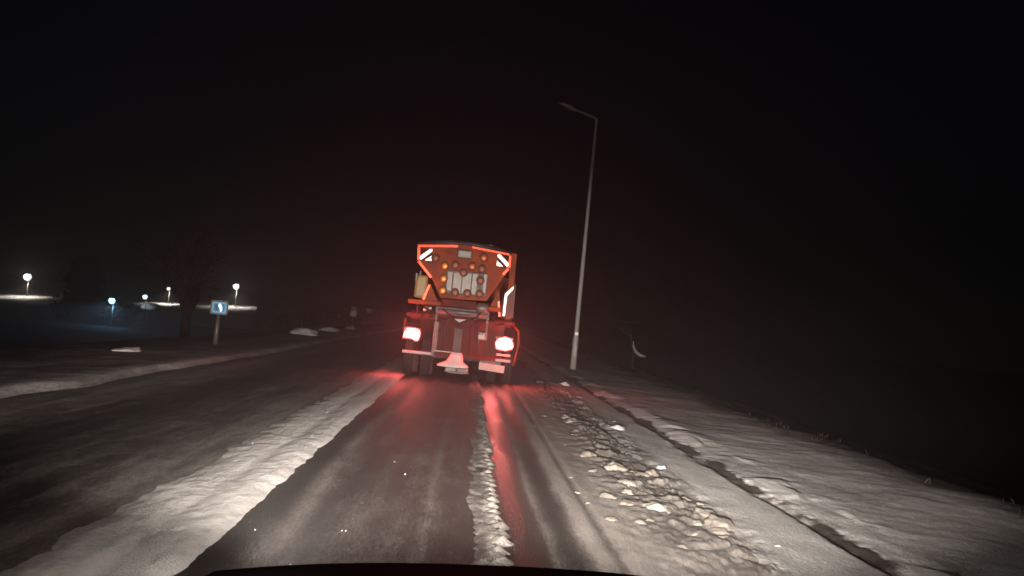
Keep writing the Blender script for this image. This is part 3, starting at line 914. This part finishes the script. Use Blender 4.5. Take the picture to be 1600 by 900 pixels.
far_lamp(-71.4, 138, 1.0, -2.9, 0.52, M['lampwarm'], 2600, (1, 0.93, 0.82), 'large white lit lamp at the far left above a lit snow strip')
far_lamp(-38.3, 138, 2.8, -1.1, 0.42, M['lampwarm'], 2200, (1, 0.93, 0.82), 'white lit lamp on a pole above the blue sign, right end of the lit road')
far_lamp(-49.0, 138, 1.35, -1.9, 0.28, mat('lamp_dim', (0.8, 0.8, 0.75), 0.4, emit=(1, 0.95, 0.9), estr=4), 1800, (1, 0.93, 0.82), 'dimmest lit lamp, on a pole left of the blue sign')
far_lamp(-45.7, 120, -0.1, -2.9, 0.32, M['lampcool'], 150, (0.7, 0.9, 1), 'small bluish lamp above a snow heap')
far_lamp(-41.8, 100, -0.68, -3.6, 0.36, M['lampblue'], 450, (0.35, 0.65, 1), 'brilliant blue white lamp low in front of dark trees')
sh = MB()
sh.blob((-45.4, 121.5, -1.5), 2.0, 1.3, 0.62, 77, sub=3)
tag(sh.build('snow_heap', M['cleansnow'], None, smooth=True), 'bluish snow heap beneath the small far lamp', 'snow heap')


# ---------------------------------------------------------------- trees and shrubs, winter-dark
def bare_tree(x, y, zb, hgt, r0, seed, label, group=None):
    rnd = random.Random(seed)
    e = empty('bare_tree', (x, y, zb), label=label, cat='tree', group=group)
    tr = MB()
    tr.tube([(0, 0, -0.3), (0.05, 0, hgt * 0.2), (-0.04, 0.05, hgt * 0.42)], [r0 * 1.2, r0 * 0.9, r0 * 0.72], 10)
    tr.build('trunk', M['bark'], e, smooth=True)
    cr = MB()

    def grow(p, dr, ln, rad, lev):
        q = p + dr * ln * 0.5 + Vector((rnd.uniform(-.1, .1), rnd.uniform(-.1, .1), 0.05)) * ln
        t = p + dr * ln
        cr.tube([p, q, t], [rad, rad * 0.8, rad * 0.5], 6 if lev == 0 else 4 if lev < 3 else 3)
        if lev < 4:
            for _ in range(4):
                s0 = p.lerp(t, rnd.uniform(0.45, 1.0))
                nd = (dr + Vector((rnd.gauss(0, .6), rnd.gauss(0, .6), rnd.gauss(0.15, .35)))).normalized()
                grow(s0, nd, ln * rnd.uniform(0.5, 0.75), rad * 0.46, lev + 1)
    for _ in range(5):
        grow(Vector((-0.04, 0.05, hgt * rnd.uniform(0.3, 0.42))), Vector((rnd.gauss(0, .5), rnd.gauss(0, .5), 1)).normalized(), hgt * 0.3, r0 * 0.5, 0)
    cr.build('crown', M['bark'], e)
    return e


def leafy(name, x, y, zb, wx, wy, hgt, seed, n, label, cat, leaf=0.2, trunk=True, group=None):
    rnd = random.Random(seed)
    e = empty(name, (x, y, zb), label=label, cat=cat, group=group)
    if trunk:
        MB().tube([(0, 0, -0.3), (0.05, 0, hgt * 0.7)], [0.2, 0.06], 8).build('trunk', M['bark'], e, smooth=True)
    clumps = []
    for _ in range(26):
        a, b_, c_ = rnd.uniform(-1, 1), rnd.uniform(-1, 1), rnd.uniform(0, 1)
        q = math.sqrt(max(0.05, 1 - c_ ** 1.6)) if trunk else (1 - 0.3 * c_)
        clumps.append((Vector((a * wx * 0.5 * q, b_ * wy * 0.5 * q, hgt * (0.12 + 0.85 * c_))), rnd.uniform(0.5, 1.0)))
    vs, fs = [], []
    for _ in range(n):
        c_, k = rnd.choice(clumps)
        sd_ = min(wx, wy, hgt) * 0.14 * k
        p = c_ + Vector((rnd.gauss(0, sd_ * max(1, wx / 6)), rnd.gauss(0, sd_), rnd.gauss(0, sd_)))
        if p.z < 0:
            p.z = 0.02
        a = Vector((rnd.gauss(0, 1), rnd.gauss(0, 1), rnd.gauss(0, 1))).normalized() * leaf
        b2 = a.orthogonal().normalized() * leaf * 0.6
        i = len(vs)
        vs += [p - a, p + b2, p + a, p - b2]
        fs.append((i, i + 1, i + 2, i + 3))
    me = bpy.data.meshes.new('crown')
    me.from_pydata(vs, [], fs)
    me.materials.append(M['needles'])
    link(bpy.data.objects.new('crown', me), e)
    return e


bare_tree(-12.62, 38, -1.9, 6.8, 0.26, 3, 'bare tree with a dark trunk left of the blue sign')
leafy('evergreen_tree', -49.0, 112, -3.9, 10.5, 5, 3.1, 21, 2600, 'dark bushy evergreen between the lit snow strips', 'tree', 0.3, group='dark trees on the left')
leafy('evergreen_tree', -53.4, 118, -3.9, 5.0, 5, 8, 22, 2200, 'taller dark evergreen behind the blue lamp', 'tree', 0.3, group='dark trees on the left')
leafy('hedge', -16.2, 92, -3.8, 10, 3, 4.2, 23, 3800, 'dark hedge at the right end of the lit far road', 'hedge', 0.25, trunk=False)

# bare broken shrub beyond the right verge
bs = empty('bare_shrub', (7.3, 36, -0.2), label='bare crooked shrub with snowy branches right of the lamp post', cat='shrub')
MB().tube([(0.0, 0, -0.5), (-0.06, 0, 0.9), (-0.22, 0, 1.5), (-0.26, 0, 1.9)], [0.07, 0.06, 0.05, 0.035], 8).build('trunk', M['bark'], bs, smooth=True)
MB().tube([(-0.02, -0.05, 2.17), (-0.4, 0, 2.16), (-0.85, 0, 2.2), (-1.15, 0, 2.32)], [0.03, 0.035, 0.03, 0.015], 6).tube([(-0.26, 0, 1.85), (-0.2, -0.02, 2.05), (-0.02, -0.05, 2.17), (0.15, 0, 2.3)], [0.035, 0.03, 0.03, 0.01], 6)\
    .tube([(-0.2, 0, 1.45), (-0.6, 0.1, 1.8), (-0.9, 0.2, 1.85)], [0.03, 0.02, 0.008], 6).tube([(-0.06, 0, 1.1), (0.5, 0, 1.6), (0.8, 0.1, 2.1)], [0.03, 0.02, 0.006], 6)\
    .tube([(0.5, 0, 1.6), (0.9, 0.1, 1.7)], [0.012, 0.005], 5).tube([(-0.6, 0.1, 1.8), (-0.8, 0.1, 2.1)], [0.012, 0.005], 5).build('branch', M['bark'], bs, smooth=True)
MB().tube([(-0.1, -0.06, 1.35), (-0.06, -0.07, 1.1), (0.05, -0.08, 0.9), (0.25, -0.08, 0.78), (0.5, -0.06, 0.74)], [0.025, 0.05, 0.07, 0.085, 0.05], 8).build('snow_cover', M['dirtysnow'], bs, smooth=True)

# mounds of snow along the left shoulder
for x, y, sx, sz, seed, lab in ((-6.75, 35, 0.62, 0.33, 3, 'peaked snow mound on the left shoulder, left of its row'), (-7.0, 42.5, 0.55, 0.28, 4, 'rounded snow mound in the middle of its row on the left shoulder'),
                                (-6.9, 50, 0.4, 0.36, 5, 'farthest small snow mound on the left shoulder'), (-6.9, 17.6, 0.34, 0.12, 6, 'low snow lump on the left shoulder before the blue sign')):
    tag(MB().blob((x, y, 0.05), sx, 0.6, sz, seed, sub=4, rough=0.5).build('snow_mound', M['cleansnow'], None, smooth=True), lab, 'snow mound', 'snow mounds along the left shoulder')

# ---------------------------------------------------------------- lumps of ploughed snow on the right
protos = []
rnd = random.Random(5)
for k in range(9):
    me_o = MB().blob((0, 0, 0), 1, rnd.uniform(0.7, 1.1), rnd.uniform(0.55, 0.8), 100 + k, sub=4 if k < 3 else 3, rough=0.6)
    bmesh.ops.recalc_face_normals(me_o.bm, faces=me_o.bm.faces)
    me = bpy.data.meshes.new('snow_lump')
    me_o.bm.to_mesh(me)
    me_o.bm.free()
    me.polygons.foreach_set('use_smooth', [True] * len(me.polygons))
    me.materials.append(M['lump'])
    protos.append(me)
clean_lump = protos[0].copy()
clean_lump.materials.clear()
clean_lump.materials.append(M['cleansnow'])


def lump(x, y, s_, label, me=None, flat=0.75, z=0.0):
    o = link(bpy.data.objects.new('snow_lump', me or rnd.choice(protos)))
    o.location = (x, y, z + s_ * 0.02)
    o.scale = (s_, s_ * rnd.uniform(0.8, 1.25), s_ * flat)
    o.rotation_euler = (rnd.uniform(-.3, .3), rnd.uniform(-.3, .3), rnd.uniform(0, 6.28))
    tag(o, label, 'snow lump', 'lumps of ploughed snow along the right edge of the road')


big = [(1.69, 8.8, 0.17, 'large wide snow lump in the middle of the right-hand row'), (1.70, 6.95, 0.12, 'pointed large snow lump nearest the wheel tracks'),
       (2.05, 8.6, 0.12, 'chunky snow lump beside the large wide one'), (1.5, 9.5, 0.11, 'flat snow slab at the left edge of the row of lumps')]
for x, y, s_, lab in big:
    lump(x, y, s_, lab, protos[1] if s_ > 0.14 else protos[2])
for x, y, s_, lab in ((2.23, 9.0, 0.06, 'small bright white lump alone on the packed strip, right of the row'), (2.36, 5.9, 0.045, 'bright white lump nearest the camera on the packed strip'),
                      (2.32, 12.2, 0.12, 'bright white lump at the upper right of the row'), (2.5, 20.4, 0.16, 'bright white lump beside the dark groove, before the lamp post')):
    lump(x, y, s_, lab, clean_lump, z=0.03)
MANY = 'one of many small dirty snow lumps heaped along the right road edge'
for k in range(225):
    y = 5.0 + 18 * rnd.random()
    c_ = 1.78 + 0.02 * (y - 5) + 0.03 * math.sin(y * 1.3)
    x = rnd.gauss(c_ + 0.05, 0.27)
    x = min(max(x, 1.25), 2.55)
    s_ = min(0.15, max(0.025, rnd.lognormvariate(-2.85, 0.5)))
    lump(x, y, s_, MANY, flat=rnd.uniform(0.5, 0.9))
for k in range(45):
    y = 5 + 16 * rnd.random()
    lump(rnd.uniform(1.0, 1.9), y, rnd.uniform(0.012, 0.035), MANY)

# dry grass poking through the verge snow
gv, gf = [], []
rg = random.Random(31)
for _ in range(110):
    y = 6 + 24 * rg.random() ** 1.3
    x = rg.choice((rg.gauss(6.1 + max(0, y - 14) * 0.03, 0.35), rg.gauss(6.3 + max(0, y - 14) * 0.03, 0.3)))
    z0 = float(verge_z(np.array([[x]]), np.array([[y]]))[0, 0]) - 0.02
    for _ in range(rg.randint(3, 9)):
        px, py = x + rg.gauss(0, 0.04), y + rg.gauss(0, 0.04)
        hgt, lx, ly = rg.uniform(0.03, 0.11), rg.gauss(0, 0.06), rg.gauss(0, 0.06)
        i = len(gv)
        gv += [(px - 0.003, py, z0), (px + 0.003, py, z0), (px + lx * 0.5 + 0.002, py + ly * 0.5, z0 + hgt * 0.7), (px + lx, py + ly, z0 + hgt), (px + lx * 0.5 - 0.002, py + ly * 0.5, z0 + hgt * 0.7)]
        gf.append((i, i + 1, i + 2, i + 3, i + 4))
me = bpy.data.meshes.new('dry_grass')
me.from_pydata(gv, [], gf)
me.materials.append(mat('dry_grass', (0.07, 0.058, 0.04), 0.8, noise=0.4, nscale=5))
tag(link(bpy.data.objects.new('dry_grass', me)), 'thin dry grass stalks poking through the snow of the right verge', 'grass', kind='stuff')

# falling snow
fl = MB()
rnd2 = random.Random(2)
for _ in range(26):
    y = rnd2.uniform(2.6, 6.5)
    p = Vector((rnd2.gauss(-0.17, 0.06) * y, y, rnd2.uniform(0.03, 0.75)))
    r2 = rnd2.uniform(0.0006, 0.0013)
    bmesh.ops.create_icosphere(fl.bm, subdivisions=1, radius=r2, matrix=Matrix.Translation(p))
tag(fl.build('falling_snow', M['flake']), 'sparse small snowflakes falling through the headlamp beams', 'snow', kind='stuff')

# ---------------------------------------------------------------- haze box added to give the lamps their glow and veil
hz = MB().box(-160, 60, -12, 190, -9, 16)
hm = bpy.data.materials.new('haze')
hm.use_nodes = True
n = hm.node_tree.nodes
n.remove(n['Principled BSDF'])
pv = n.new('ShaderNodeVolumePrincipled')
pv.inputs['Color'].default_value = (0.9, 0.88, 0.88, 1)
pv.inputs['Density'].default_value = HAZE_DENSITY
pv.inputs['Anisotropy'].default_value = 0.72
hm.node_tree.links.new(pv.outputs[0], n['Material Output'].inputs['Volume'])
tag(hz.build('haze', hm), 'thin haze added around the road to give the lamps a glow', 'haze', kind='stuff')
